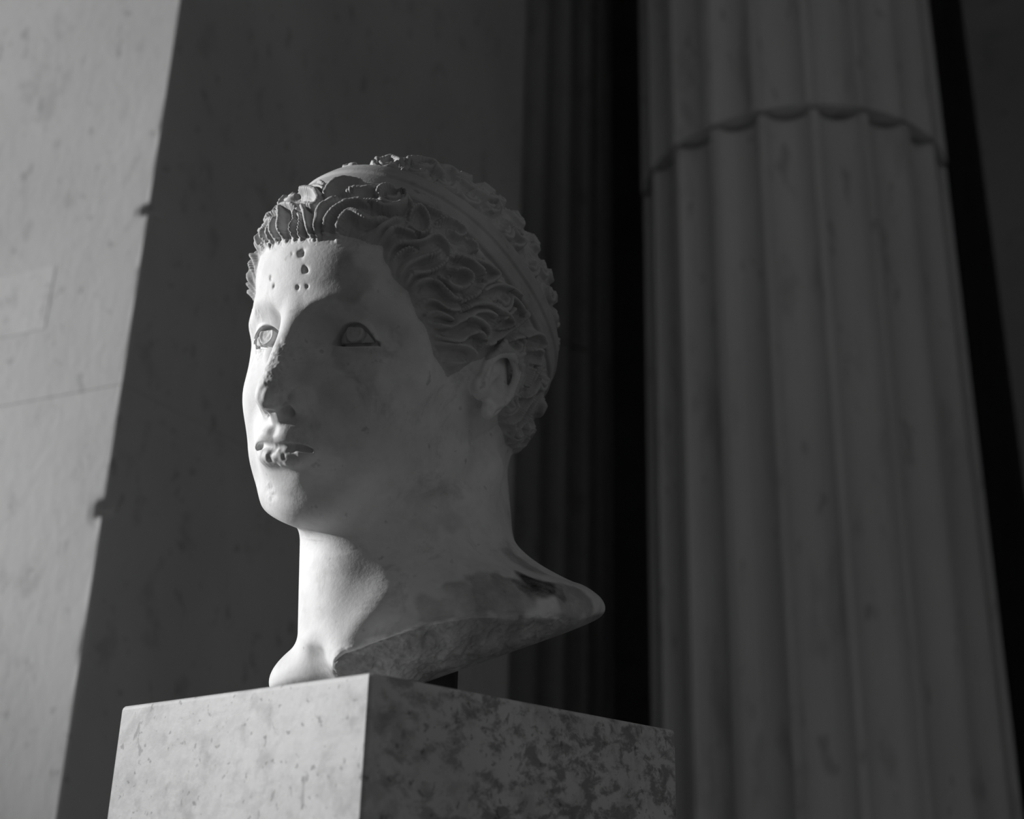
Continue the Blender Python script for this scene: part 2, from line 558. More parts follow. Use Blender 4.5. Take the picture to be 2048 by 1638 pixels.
STF = tilt_frame(15, 6)
STC = tilt_frame(20.5, -30)
STB = tilt_frame(21, 13)
def full_sdf(P):
    d = face_sdf(P)
    t, m, l = NK_TOP, NK_MID, NK_LOW
    ax_ = (t - l) / np.linalg.norm(t - l)
    fv = V(0, 1, 0) - ax_ * ax_[1]; fv /= np.linalg.norm(fv)
    sv = np.cross(ax_, fv).astype(f32)
    q = P - V(*m); h = q @ V(*ax_)
    q = q - V(-1.5, 0, 0) * np.clip(h, -40, 40)[:, None] * 0
    a_, b_ = 72.5, 56.3
    rr = np.sqrt(((q @ V(*fv)) / a_) ** 2 + ((q @ sv) / b_) ** 2)
    nk = smax((rr - 1) * b_, np.maximum(h - 75, -h - 75), 14)
    # throat and muscle running from behind the ear to the front of the base
    d = smin(d, nk, 16)
    st = ell(P, pix(879, 1292, 0.822), (98.5, 62, 31), STF)
    kk = 6 + 36 * np.clip(((P - V(*pix(700, 1264, .8))) @ WX.astype(f32)) / 60.0, 0, 1)
    d = smin(d, st, kk)
    d = smin(d, cap(P, pix(985, 1135, .84), pix(1140, 1212, .83), 13, 9), 12)
    sc = chain(P, [(*pix(965, 940, .81), 11), (*pix(860, 1130, .79), 10), (*pix(775, 1225, .771), 10), (*pix(706, 1325, .753), 10)])
    d = smin(d, sc, 18)
    # lip along the break
    lip = chain(P, [(*pix(690, 1336, .742), 3.5), (*pix(745, 1314, .744), 4), (*pix(820, 1276, .748), 4.5), (*pix(900, 1258, .753), 4.5), (*pix(1000, 1232, .768), 4.5), (*pix(1070, 1208, .79), 4.5), (*pix(1150, 1200, .815), 5)], 0.6, 3)
    d = smin(d, lip, 9)
    # cut the underside
    q = (P - V(*pix(900, 1276, 0.753))) @ STC
    d = smax(d, -q[:, 2], 2.5)
    q2 = (P - V(*pix(1040, 1297, 0.80))) @ STB[:, 2]
    d = smax(d, -q2, 6)
    # eye openings
    def op(p, d):
        o = eye_open(p)
        s = p.copy(); s[:, 0] = np.abs(s[:, 0])
        inner = 12.6 - np.sqrt(((s - V(33.5, 62.8, 17)) ** 2 * V(.6, 1, 1)).sum(1))
        region = np.maximum(np.maximum(o, inner), 66 - p[:, 1])
        return smax(d, -region, 0.8)
    d = local(P, d, (0, 78, 18), 62, op)
    return d

TET = np.array([[1, 1, 1], [1, -1, -1], [-1, 1, -1], [-1, -1, 1]], f32)
def grad(fn, P, h=0.2):
    g = np.zeros_like(P); m = 0
    for t in TET:
        d = fn(P + t * h)
        g += t * d[:, None]; m = m + d
    return g / (4 * h), m / 4

def surface_net(fn, lo, hi, h):
    n = [int(math.ceil((hi[i] - lo[i]) / h)) + 1 for i in range(3)]
    ax = [lo[i] + h * np.arange(n[i]) for i in range(3)]
    D = np.empty(n, f32)
    for i in range(n[0]):
        Y, Z = np.meshgrid(ax[1], ax[2], indexing='ij')
        P = np.stack([np.full(Y.size, ax[0][i]), Y.ravel(), Z.ravel()], 1).astype(f32)
        D[i] = fn(P).reshape(n[1], n[2])
    S = D < 0
    c = S[:-1, :-1, :-1].astype(np.int8)
    tot = np.zeros_like(c)
    for a in (0, 1):
        for b in (0, 1):
            for e in (0, 1):
                tot += S[a:n[0]-1+a, b:n[1]-1+b, e:n[2]-1+e]
    act = (tot > 0) & (tot < 8)
    idx = -np.ones(act.shape, np.int64); ii = np.argwhere(act); idx[act] = np.arange(len(ii))
    acc = np.zeros((len(ii), 3)); cnt = np.zeros(len(ii))
    for axis in range(3):
        o = [b for b in range(3) if b != axis]
        for a in (0, 1):
            for b in (0, 1):
                p0 = ii.copy(); p0[:, o[0]] += a; p0[:, o[1]] += b
                p1 = p0.copy(); p1[:, axis] += 1
                d0 = D[tuple(p0.T)]; d1 = D[tuple(p1.T)]
                m = (d0 < 0) != (d1 < 0)
                t = np.where(m, d0 / np.where(m, d0 - d1, 1), 0)
                q = p0.astype(float); q[:, axis] += t
                acc[m] += q[m]; cnt[m] += 1
    vp = acc / cnt[:, None] * h + np.array(lo)
    quads = []
    for axis in range(3):
        s0 = S.take(range(0, n[axis]-1), axis); s1 = S.take(range(1, n[axis]), axis)
        e = np.argwhere(s0 != s1)
        o = [(axis + 1) % 3, (axis + 2) % 3]
        ok = (e[:, o[0]] > 0) & (e[:, o[1]] > 0) & (e[:, o[0]] < n[o[0]]-1) & (e[:, o[1]] < n[o[1]]-1)
        e = e[ok]
        inside = s0[tuple(e.T)]
        def g(a, b):
            q = e.copy(); q[:, o[0]] -= a; q[:, o[1]] -= b
            return idx[tuple(q.T)]
        Q = np.stack([g(0, 0), g(1, 0), g(1, 1), g(0, 1)], 1)
        Q[~inside] = Q[~inside][:, ::-1]
        quads.append(Q)
    Q = np.concatenate(quads)
    return vp.astype(f32), Q

def edges_of(Q, nv):
    E = np.concatenate([Q[:, [0, 1]], Q[:, [1, 2]], Q[:, [2, 3]], Q[:, [3, 0]]])
    key = np.minimum(E[:, 0], E[:, 1]) * nv + np.maximum(E[:, 0], E[:, 1])
    u, inv = np.unique(key, return_inverse=True)
    return np.stack([u // nv, u % nv], 1), inv

def subdivide(Vt, Q):
    nv = len(Vt)
    U, inv = edges_of(Q, nv)
    ne, nf = len(U), len(Q)
    mid = (Vt[U[:, 0]] + Vt[U[:, 1]]) * 0.5
    cen = Vt[Q].mean(1)
    e = inv.reshape(4, nf).T + nv
    f = np.arange(nf) + nv + ne
    out = np.concatenate([
        np.stack([Q[:, 0], e[:, 0], f, e[:, 3]], 1), np.stack([Q[:, 1], e[:, 1], f, e[:, 0]], 1),
        np.stack([Q[:, 2], e[:, 2], f, e[:, 1]], 1), np.stack([Q[:, 3], e[:, 3], f, e[:, 2]], 1)])
    return np.concatenate([Vt, mid, cen]).astype(f32), out

def bsum(idx, w, nv):
    return np.stack([np.bincount(idx, w[:, k], nv) for k in range(w.shape[1])], 1)

def smooth(Vt, U, lam=0.5):
    nv = len(Vt)
    s = bsum(U[:, 0], Vt[U[:, 1]], nv) + bsum(U[:, 1], Vt[U[:, 0]], nv)
    c = np.bincount(U.ravel(), minlength=nv)[:, None]
    return (Vt + lam * (s / np.maximum(c, 1) - Vt)).astype(f32)

def project(fn, Vt, it=2, lim=1.5):
    for _ in range(it):
        g, d = grad(fn, Vt)
        g2 = (g * g).sum(1)
        st = -(d / np.maximum(g2, 0.15))[:, None] * g
        ln = np.sqrt((st * st).sum(1))[:, None]
        st *= np.minimum(1, lim / np.maximum(ln, 1e-6))
        Vt = (Vt + st).astype(f32)
    return Vt

def vnormals(Vt, Q):
    a = Vt[Q[:, 2]] - Vt[Q[:, 0]]; b = Vt[Q[:, 3]] - Vt[Q[:, 1]]
    n = np.cross(a, b)
    N = np.zeros_like(Vt, dtype=float)
    for k in range(4):
        N += bsum(Q[:, k], n, len(Vt))
    return (N / (np.linalg.norm(N, axis=1)[:, None] + 1e-12)).astype(f32)

import time
_t = time.time()
def lap(s):
    global _t
    print('TIME', s, round(time.time() - _t, 2)); _t = time.time()

HV, HQ = surface_net(full_sdf, (-155, -130, -235), (155, 125, 150), GRID)
HV0 = HQ0 = None
# keep the largest piece
lap('net %d' % len(HV))
for lev in range(SUBDIV + 1):
    if lev:
        HV, HQ = subdivide(HV, HQ)
    U, _ = edges_of(HQ, len(HV))
    for _ in range(3 if lev == 0 else 1):
        HV = smooth(HV, U, 0.5)
        HV = project(full_sdf, HV, 1)
    if lev == 0: HV0, HQ0 = HV.copy(), HQ.copy()
    if lev == SUBDIV: HV = project(full_sdf, HV, 1)
lap('refine %d' % len(HV))

# ---------------------------------------------------------------- value noise
_rs = np.random.RandomState(7)
_NT = _rs.rand(32, 32, 32).astype(f32) * 2 - 1
def noise3(P, scale, seed=0):
    q = P / scale + seed * 7.31 + 100
    i = np.floor(q).astype(int); f = (q - i).astype(f32); f = f * f * (3 - 2 * f)
    r = 0
    for a in (0, 1):
        wa = f[:, 0] if a else 1 - f[:, 0]
        for b in (0, 1):
            wb = f[:, 1] if b else 1 - f[:, 1]
            for c in (0, 1):
                wc = f[:, 2] if c else 1 - f[:, 2]
                r = r + wa * wb * wc * _NT[(i[:, 0] + a) % 32, (i[:, 1] + b) % 32, (i[:, 2] + c) % 32]
    return r
def fbm(P, scale, octs=4, seed=0):
    r = 0; a = 1.0
    for o in range(octs):
        r = r + a * noise3(P, scale / 2 ** o, seed + o); a *= 0.5
    return r
def sstep(x, a, b):
    t = np.clip((x - a) / (b - a), 0, 1)
    return t * t * (3 - 2 * t)

# ---------------------------------------------------------------- where a sight line meets the stone
N0 = vnormals(HV0, HQ0)
if ((HV0 - HV0.mean(0)) * N0).sum() < 0: N0 = -N0
INFL = 4.0
_B = to_world((HV0 + N0 * INFL).astype(float))
BV = BVHTree.FromPolygons([Vector(p) for p in _B], [tuple(q) for q in HQ0.tolist()])
def hit(px, py, infl=True):
    r = ray(px, py)
    h = BV.ray_cast(Vector(CAM), Vector(r))
    if h[0] is None:
        return None
    a = HQ0[h[2]]
    n = N0[a].mean(0)
    return to_head(np.array(h[0])) - n * INFL

BV2 = BVHTree.FromPolygons([Vector(p) for p in to_world(HV0.astype(float))], [tuple(q) for q in HQ0.tolist()])
def hit2(px, py):
    h = BV2.ray_cast(Vector(CAM), Vector(ray(px, py)))
    return None if h[0] is None else to_head(np.array(h[0]))
def path(pts, step=1.0, hf=hit):
    P = [hf(x, y) for x, y in pts]
    P = [p for p in P if p is not None]
    if len(P) < 2:
        return None
    s = spline(P, 6)
    out = [s[0]]
    for p in s[1:]:
        if np.linalg.norm(p - out[-1]) > step:
            out.append(p)
    return np.array(out)

HC = np.array([0, -8, 30.0])
def azel(P):
    q = P - HC
    az = np.degrees(np.arctan2(np.abs(q[:, 0]), q[:, 1]))
    el = np.degrees(np.arctan2(q[:, 2], np.hypot(q[:, 0], q[:, 1])))
    return az, el

HAIRLINE = [(628, 466), (650, 463), (700, 473), (735, 483), (762, 488), (770, 520), (787, 552), (818, 580), (833, 620), (853, 650), (870, 685), (880, 715), (902, 757), (930, 748), (950, 728), (965, 716), (1000, 702), (1036, 712), (1050, 745), (1032, 790), (1003, 850), (1022, 895), (1036, 922)]
_hl = np.array([hit(x, y) for x, y in HAIRLINE if hit(x, y) is not None])
_ha, _he = azel(_hl)
print('HL', np.round(_ha), np.round(_he))
_he_end = _he[-1]
POLY = np.array([(-1, _he[0])] + list(zip(_ha, _he)) + [(150, _he_end + 3), (181, _he_end + 5), (181, -89), (-1, -89)])
def poly_sd(az, el, poly):
    """signed distance in degrees, positive outside the bare-skin polygon (= in the hair)"""
    x = az; y = el
    best = np.full(len(x), 1e9, f32); inside = np.zeros(len(x), bool)
    n = len(poly)
    for i in range(n):
        x0, y0 = poly[i]; x1, y1 = poly[(i + 1) % n]
        dx, dy = x1 - x0, y1 - y0
        t = np.clip(((x - x0) * dx + (y - y0) * dy) / (dx * dx + dy * dy + 1e-9), 0, 1)
        if not (x0 < 0 and x1 < 0) and not (x0 > 180 and x1 > 180):
            best = np.minimum(best, np.hypot(x - x0 - t * dx, y - y0 - t * dy))
        c = ((y0 > y) != (y1 > y))
        xc = x0 + (y - y0) / (dy if abs(dy) > 1e-9 else 1e-9) * dx
        inside ^= c & (x < xc)
    return np.where(inside, -best, best)

# ribbon: plane through the head
_b = np.array([hit(x, y) for x, y in [(700, 345), (750, 346), (810, 362), (860, 388), (935, 443), (994, 492), (1040, 545), (1072, 590), (1086, 640)]])
_bb = np.vstack([_b, _b * [-1, 1, 1]])
_c = _bb.mean(0); _u, _s, _vt = np.linalg.svd((_bb - _c)[:, 1:])
BN = np.array([0, *_vt[-1]]);  BN *= -np.sign(BN[1])
if BN[1] > 0: BN = -BN
BT = (_b @ BN)
print('band', BN, BT)
_i = np.array([hit(*p) for p in [(797, 374), (857, 409), (935, 476), (994, 534), (1045, 593)]]) @ BN
_o = np.array([hit(*p) for p in [(818, 347), (865, 364), (935, 409), (994, 450), (1033, 495)]]) @ BN
print('in', _i, 'out', _o)
B_IN, B_OUT = np.median(_i), np.median(_o)

STRANDS = [
 # fringe over the brow, crest lines, (width, height)
 (2.8, 4.0, [(630, 470), (637, 446), (640, 425), (651, 411), (671, 402), (690, 399)]),
 (2.8, 4.0, [(643, 468), (652, 452), (661, 433), (675, 419), (694, 409), (720, 405), (740, 410)]),
 (2.8, 4.0, [(671, 474), (677, 454), (685, 436), (696, 427), (708, 426), (722, 434), (737, 442), (753, 442), (772, 433)]),
 (2.4, 3.8, [(562, 476), (562, 452), (563, 431), (567, 417), (581, 411), (593, 415)]),
 (1.6, 3.6, [(579, 474), (585, 456), (591, 444), (593, 427), (602, 424)]),
 (1.6, 3.4, [(593, 473), (600, 456), (604, 440), (598, 429)]),
 (2.2, 3.8, [(620, 472), (616, 446), (612, 427), (606, 412)]),
 (2.8, 4.2, [(597, 390), (608, 384), (628, 384), (636, 392), (640, 405), (630, 415), (614, 413)]),
 (2.2, 3.8, [(546, 480), (546, 458), (552, 442), (560, 434)]),
 (2.2, 3.8, [(532, 491), (528, 470), (529, 456), (538, 448)]),
 (2.0, 3.8, [(513, 542), (511, 520), (509, 497), (519, 485)]),
 (2.0, 3.8, [(503, 580), (495, 565), (491, 545), (497, 530)]),
 (3.0, 4.2, [(653, 399), (657, 384), (667, 373), (690, 363), (714, 360), (733, 364)]),
 (3.0, 3.8, [(690, 385), (710, 382), (733, 382), (759, 377), (780, 368)]),
 (3.0, 4.6, [(730, 400), (749, 407), (765, 418), (788, 418), (806, 407), (810, 392), (798, 379), (776, 377), (760, 384), (757, 396), (770, 402)]),
 (1.8, 3.2, [(604, 376), (616, 369), (630, 364), (640, 366), (652, 372)]),
 (1.8, 3.2, [(612, 381), (628, 375), (642, 377), (652, 383)]),
 (2.0, 3.4, [(541, 435), (548, 420), (560, 408), (575, 402)]),
 (2.0, 3.4, [(570, 400), (585, 392), (595, 388)]),
 # temple and side
 (2.2, 3.6, [(716, 478), (744, 470), (765, 455), (787, 441), (800, 436)]),
 (2.0, 3.4, [(757, 488), (772, 470), (790, 457), (810, 462), (835, 470)]),
 (2.0, 4.0, [(773, 534), (773, 511), (783, 494), (799, 487), (822, 487), (845, 484), (863, 473), (877, 474), (892, 487), (902, 509)]),
 (1.6, 3.6, [(785, 548), (785, 523), (797, 507), (814, 498), (832, 497)]),
 (1.8, 3.8, [(799, 560), (806, 536), (826, 523), (849, 514), (869, 509), (884, 498)]),
 (1.8, 3.8, [(812, 570), (824, 548), (849, 545), (869, 539), (884, 529), (898, 516)]),
 (2.0, 4.4, [(884, 554), (900, 571), (920, 576), (936, 566), (938, 550), (924, 539), (908, 541), (900, 552)]),
 (2.0, 4.2, [(963, 562), (959, 542), (943, 525), (925, 516), (907, 514)]),
 (1.8, 3.8, [(820, 590), (832, 567), (857, 559), (877, 566), (892, 581), (906, 594), (925, 598)]),
 (1.8, 3.8, [(832, 612), (849, 602), (869, 603), (884, 612), (900, 619), (923, 617)]),
 (2.2, 4.0, [(920, 508), (939, 517), (965, 528), (984, 540), (992, 552), (980, 562), (963, 570), (951, 586), (925, 604)]),
 (2.0, 3.8, [(957, 590), (970, 577), (990, 570), (1009, 573), (1029, 582), (1047, 600)]),
 (1.8, 3.2, [(972, 484), (978, 494), (1000, 509), (1014, 525), (1033, 544), (1047, 563)]),
 (1.8, 3.8, [(875, 443), (888, 440), (908, 443), (924, 454), (929, 466), (920, 474), (908, 470), (906, 460)]),
 (1.8, 3.8, [(822, 450), (830, 464), (845, 468), (857, 458), (856, 441), (849, 426), (838, 416), (824, 421), (820, 434)]),
 (1.8, 3.2, [(797, 378), (810, 386), (818, 402), (826, 412)]),
 (1.8, 3.2, [(850, 414), (868, 424), (884, 428)]),
 (1.8, 3.2, [(936, 478), (950, 490), (954, 506)]),
 # above and in front of the ear
 (1.8, 3.8, [(846, 640), (858, 628), (874, 626), (890, 632), (905, 640)]),
 (1.9, 4.0, [(862, 643), (876, 650), (897, 652), (917, 641), (936, 632), (956, 638), (970, 651), (974, 666), (966, 680)]),
 (1.9, 4.0, [(872, 668), (884, 676), (901, 680), (921, 679), (940, 667), (956, 663), (965, 671), (967, 686), (962, 700)]),
 (1.9, 4.0, [(874, 688), (889, 688), (913, 688), (934, 693), (947, 705), (949, 719), (942, 733), (930, 748), (911, 758)]),
 (1.6, 3.2, [(877, 695), (883, 715), (889, 733), (901, 752), (911, 760)]),
 (1.5, 3.0, [(895, 724), (912, 726), (932, 723)]),
 (2.0, 4.0, [(925, 622), (946, 609), (971, 607), (995, 617), (1013, 631), (1022, 645), (1012, 656), (1000, 660)]),
 (2.0, 3.8, [(930, 636), (950, 624), (975, 622), (993, 634)]),
 (2.0, 3.8, [(962, 690), (985, 683), (1005, 667), (1024, 655), (1046, 638), (1060, 622)]),
 (2.0, 3.8, [(995, 694), (1012, 684), (1028, 676), (1050, 673), (1067, 667), (1082, 672), (1089, 688), (1082, 700)]),
 (1.8, 3.6, [(1030, 712), (1050, 709), (1066, 699), (1080, 701), (1084, 713), (1078, 727), (1066, 727)]),
 (1.8, 3.6, [(1020, 590), (1034, 606), (1044, 622), (1048, 634)]),
 (1.8, 3.4, [(1000, 640), (1016, 628), (1030, 616)]),
 # behind the ear down to the nape
 (1.7, 3.2, [(1052, 775), (1062, 748), (1068, 730)]),
 (1.7, 3.2, [(1036, 795), (1054, 772), (1068, 750), (1074, 735)]),
 (1.7, 3.2, [(1044, 797), (1062, 787), (1075, 768), (1080, 740)]),
 (1.7, 3.2, [(997, 832), (1015, 812), (1040, 796), (1058, 780)]),
 (1.7, 3.2, [(1010, 852), (1034, 840), (1050, 815), (1069, 790)]),
 (1.7, 3.2, [(1023, 866), (1044, 846), (1060, 820), (1074, 794)]),
 (1.7, 3.2, [(1022, 893), (1040, 881), (1054, 858), (1066, 836)]),
 (1.7, 3.2, [(1030, 905), (1046, 890), (1058, 866)]),
 (1.7, 3.0, [(1010, 868), (1026, 878), (1034, 890)]),
 # crown, behind the ribbon
 (3.2, 3.8, [(742, 330), (752, 322), (779, 321), (799, 327), (808, 331)]),
 (3.2, 4.4, [(814, 331), (824, 325), (836, 320), (850, 325), (862, 331), (876, 345), (890, 358)]),
 (3.2, 3.8, [(877, 341), (893, 340), (909, 347), (916, 362)]),
 (3.0, 3.6, [(940, 385), (956, 387), (975, 396), (991, 406), (995, 419), (984, 425), (966, 418)]),
 (2.2, 3.8, [(1010, 440), (1026, 466), (1044, 485), (1035, 495), (1021, 488)]),
 (2.2, 3.6, [(1080, 497), (1094, 515), (1101, 534), (1108, 560)]),
]
SP, SW, SH, SS = [], [], [], []
for w, h, pts in STRANDS:
    s = path(pts)
    if s is None or len(s) < 3:
        continue
    n = len(s)
    u = np.linspace(0, 1, n)
    tp = np.minimum(1, np.minimum(u, 1 - u) * 6 + 0.35)
    SP.append(s); SW.append(w * (0.75 + 0.25 * tp)); SH.append(h * tp); SS.append(np.full(n, 1))
    # the same lock on the side turned away
    if s[:, 0].min() > 22:
        SP.append(s * [-1, 1, 1]); SW.append(w * (0.75 + 0.25 * tp)); SH.append(h * tp); SS.append(np.full(n, 1))
traced = np.vstack(SP)
# further locks, hook shaped, over the back, the crown and the far side
rng = np.random.RandomState(11)
kd0 = KDTree(len(HV0))
for i, p in enumerate(HV0): kd0.insert(p, i)
kd0.balance()
hz, he = azel(HV0)
cand = np.where((poly_sd(hz, he, POLY) > 3) & (HV0[:, 2] > -62))[0]
rng.shuffle(cand)
seeds = []
td = traced.copy()
for c in cand:
    p = HV0[c]
    if len(seeds) and np.min(((np.array(seeds) - p) ** 2).sum(1)) < 15.5 ** 2: continue
    if np.min(((td - p) ** 2).sum(1)) < 6.0 ** 2: continue
    if (B_IN - 4 < p @ BN < B_OUT + 4): continue
    seeds.append(p)
    n = N0[c]
    dn = np.array([0, -0.25, -1.0]); dn -= n * (dn @ n); dn /= np.linalg.norm(dn) + 1e-6
    sd_ = np.cross(n, dn)
    sg = 1 if rng.rand() < .5 else -1
    ang0 = rng.uniform(-0.6, 0.6)
    for k, (r0, wd) in enumerate(((8.6, 2.4), (4.2, 2.2))):
        th = np.linspace(-1.9, 1.9 if k else 1.5, 26) + ang0
        rr = r0 * (1 - 0.12 * (th - th[0]))
        q = p + np.outer(rr * np.cos(th), dn) * 0.9 + np.outer(rr * np.sin(th) * sg, sd_)
        s = []
        for a in q:
            co, ix, dd = kd0.find(a)
            s.append(np.array(a) - N0[ix] * ((np.array(a) - HV0[ix]) @ N0[ix]))
        s = np.array(s)
        u = np.linspace(0, 1, len(s)); tp = np.minimum(1, np.minimum(u, 1 - u) * 6 + .3)
        SP.append(s); SW.append(np.full(len(s), wd)); SH.append(2.9 * tp); SS.append(np.full(len(s), 0))
print('seeds', len(seeds))
SP = np.vstack(SP).astype(f32); SW = np.concatenate(SW); SH = np.concatenate(SH)
lap('strands %d' % len(SP))

# ---------------------------------------------------------------- carve the hair into the fine mesh
HN = vnormals(HV, HQ)
if (HN[HV[:, 2].argmax()][2]) < 0: HN = -HN
az_, el_ = azel(HV)
sd = poly_sd(az_, el_, POLY)
sd = sd * 1.45                                  # about millimetres
sd = np.where(HV[:, 2] < -95, -20, sd)
sd = sd + 0.9 * noise3(HV, 6, 3)
tb = HV @ BN.astype(f32)
inband = sstep(tb, B_IN - .5, B_IN + .5) * (1 - sstep(tb, B_OUT - .5, B_OUT + .5))
near = np.where(sd > -6)[0]
kd = KDTree(len(SP))
for i, p in enumerate(SP): kd.insert(p, i)
kd.balance()
D1 = np.full(len(HV), 99, f32); I1 = np.zeros(len(HV), int)
PV = HV[near].tolist()
_d = np.empty(len(near), f32); _ix = np.empty(len(near), int)
f = kd.find
for i, p in enumerate(PV):
    r = f(p); _d[i] = r[2]; _ix[i] = r[1]
D1[near] = _d; I1[near] = _ix
lap('kd %d' % len(near))
w = SW[I1].astype(f32); h = SH[I1].astype(f32)
x = D1 / w
ridge = h * np.exp(-(x ** 2.5) * 0.95)
fine = 0.35 * np.sin(x * 5.0) * (x < 2.2)        # chisel lines beside each crest
mask = sstep(sd, -1.5, 4.5)
_lx = sstep(np.abs(HV[:, 0]), 25, 45)
mask_r = sstep(sd + 6 - 4.5 * _lx, 0, 9.5)
base = 1.5 + 0.6 * fbm(HV, 7, 3, 1)
disp = base * mask + (1.5 * ridge + fine) * mask_r
# ribbon
flat = (tb - B_IN) / (B_OUT - B_IN)
prof = 3.4 + 1.5 * sstep(flat, .45, .55) - 1.0 * np.clip((np.abs(flat - .5) - .42) / .08, 0, 1)
bandm = inband * sstep(sd, 1, 4)
disp = disp * (1 - bandm) + prof * bandm
# the hair dips beside the ribbon
groove = np.exp(-((tb - B_IN) / 1.4) ** 2) + np.exp(-((tb - B_OUT) / 1.4) ** 2)
disp -= 1.0 * groove * mask * (1 - bandm)
# worn crests
disp += mask * (1 - bandm) * 0.22 * fbm(HV, 2.6, 2, 5)

far = sstep(-HV[:, 0], 5, 30) * (1 - sstep(el_, -2, 12)) * (1 - sstep(az_, 80, 100))
disp *= 1 - 0.92 * far
# ---------------------------------------------------------------- damage and wear
def pit(px, py, rad, dep, pw=4, sx=1.0):
    c = hit2(px, py)
    if c is None: return
    d = np.sqrt(((HV - c.astype(f32)) ** 2).sum(1)) / rad
    global disp
    k = np.where(d < 4)[0]
    dd = np.maximum(d[k] + .45 * noise3(HV[k], rad * 1.3, int(px) % 17), 0)
    disp[k] -= dep / (1 + dd ** pw) * (1 - sstep(d[k], 3, 4))
def crease(pts, depth, width, step=1.0, hf=hit2):
    """soft groove (or ridge when negative) that follows a line on the stone"""
    s = path(pts, step, hf)
    if s is None: return
    lo, hi = s.min(0) - width * 3, s.max(0) + width * 3
    k = np.where(((HV > lo) & (HV < hi)).all(1))[0]
    k = k[(HV[k, 0] > -400)]
    acc = np.zeros(len(k), f32)
    for p in s.astype(f32):
        acc += np.exp(-((HV[k] - p) ** 2).sum(1) / width ** 2)
    disp[k] -= depth * np.minimum(acc * step / (width * 1.77), 1.15)
# deep drilled channels between the locks
for a in [[(766, 500), (768, 488), (776, 478)], [(786, 507), (795, 498)], [(797, 540), (802, 520), (812, 508)], [(840, 529), (860, 527), (876, 519)],
          [(905, 522), (925, 527), (945, 538), (953, 552)], [(886, 549), (896, 541), (904, 552)], [(822, 586), (834, 576)], [(925, 500), (950, 507), (968, 514)],
          [(925, 618), (950, 612), (975, 614), (995, 624)], [(905, 661), (925, 656), (938, 647), (952, 649)], [(930, 677), (948, 672), (957, 684)],
          [(985, 691), (992, 677), (998, 662)], [(1030, 672), (1048, 662), (1062, 652)], [(1050, 696), (1065, 683), (1078, 690)], [(885, 702), (900, 713)],
          [(905, 742), (925, 744), (940, 728)], [(1002, 838), (1020, 825), (1040, 808)], [(1015, 858), (1035, 845)], [(700, 376), (725, 373)], [(792, 410), (806, 400)],
          [(858, 445), (866, 455)], [(905, 455), (912, 462)], [(960, 395), (985, 410)], [(1032, 450), (1046, 470)], [(1086, 520), (1092, 545), (1100, 570)]]:
    crease(a, 2.3, 2.3, 1.0, hit)
# throat, the long neck muscle and the hollow above the break
crease([(738, 1105), (712, 1175), (686, 1255)], 2.4, 10, 1.5)
crease([(800, 1150), (775, 1195), (738, 1255), (700, 1312)], -2.2, 9, 1.5)
crease([(1010, 1200), (930, 1212), (850, 1222), (792, 1246), (752, 1282)], 3.6, 9, 1.5)
crease([(650, 1076), (740, 1062), (830, 1030), (900, 985)], -1.0, 9, 3)
crease([(601, 780), (612, 792), (622, 810), (620, 828)], 1.3, 1.5)
# ear: rim, hollow, lobe; scar on the jaw
crease([(965, 800), (961, 765), (976, 734), (1003, 720), (1030, 729), (1038, 745)], 1.8, 1.7)
crease([(986, 775), (999, 764), (1004, 748)], 2.2, 2.6)
crease([(942, 824), (960, 828), (982, 824), (991, 802)], 2.4, 2.0)
crease([(916, 866), (925, 884), (944, 887), (960, 874), (982, 862), (1002, 845)], 1.3, 1.5)
crease([(1036, 640), (1056, 700)], 0.0, 1.0)
# corner of the near eye and the socket below
crease([(775, 655), (790, 664), (800, 675)], .7, 1.6)
crease([(768, 716), (780, 712), (790, 705)], .8, 1.8)
for a in [(602, 505, 2.0, 2.6), (610, 539, 1.6, 2.2), (541, 556, 1.4, .8), (547, 573, 1.2, 1.0), (595, 574, 1.3, 1.0), (614, 572, 1.2, .7), (584, 508, 1.2, .5),
          (795, 690, 2.2, .8), (771, 709, 2.6, 1.0), (930, 880, 3.2, 1.8), (945, 876, 2.4, 1.2), (1074, 711, 2.4, 3.0), (777, 665, 1.4, .6)]:
    pit(*a)
def patch(px, py, rad, amp, scale, seed, bias=0.0, octs=3):
    global disp
    c = hit2(px, py)
    if c is None: return
    d = np.sqrt(((HV - c.astype(f32)) ** 2).sum(1)) / rad
    m = 1 - sstep(d, .55, 1.0)
    k = np.where(m > 0)[0]
    disp[k] += m[k] * (amp * fbm(HV[k], scale, octs, seed) + bias)
patch(540, 792, 9, 0.75, 6.0, 21, -0.5, 2)      # broken tip of the nose
patch(518, 815, 7, 0.7, 6.0, 22, -1.3, 2)
patch(545, 745, 11, 0.5, 4.0, 24)           # worn bridge
patch(556, 700, 9, 0.38, 3.2, 25)
patch(615, 825, 5, 0.4, 4.0, 26)
patch(550, 917, 7.5, 0.7, 5.2, 27, -0.35, 2)     # chipped lower lip
patch(580, 914, 6.5, 0.65, 4.8, 28, -0.4, 2)
patch(529, 911, 5, 0.6, 4.6, 29, -0.1, 2)
patch(540, 985, 9, 0.3, 3.5, 32)
patch(510, 620, 10, 0.3, 4.0, 33)
patch(520, 705, 8, 0.5, 4.0, 34)
patch(780, 700, 11, 0.5, 6.0, 35)
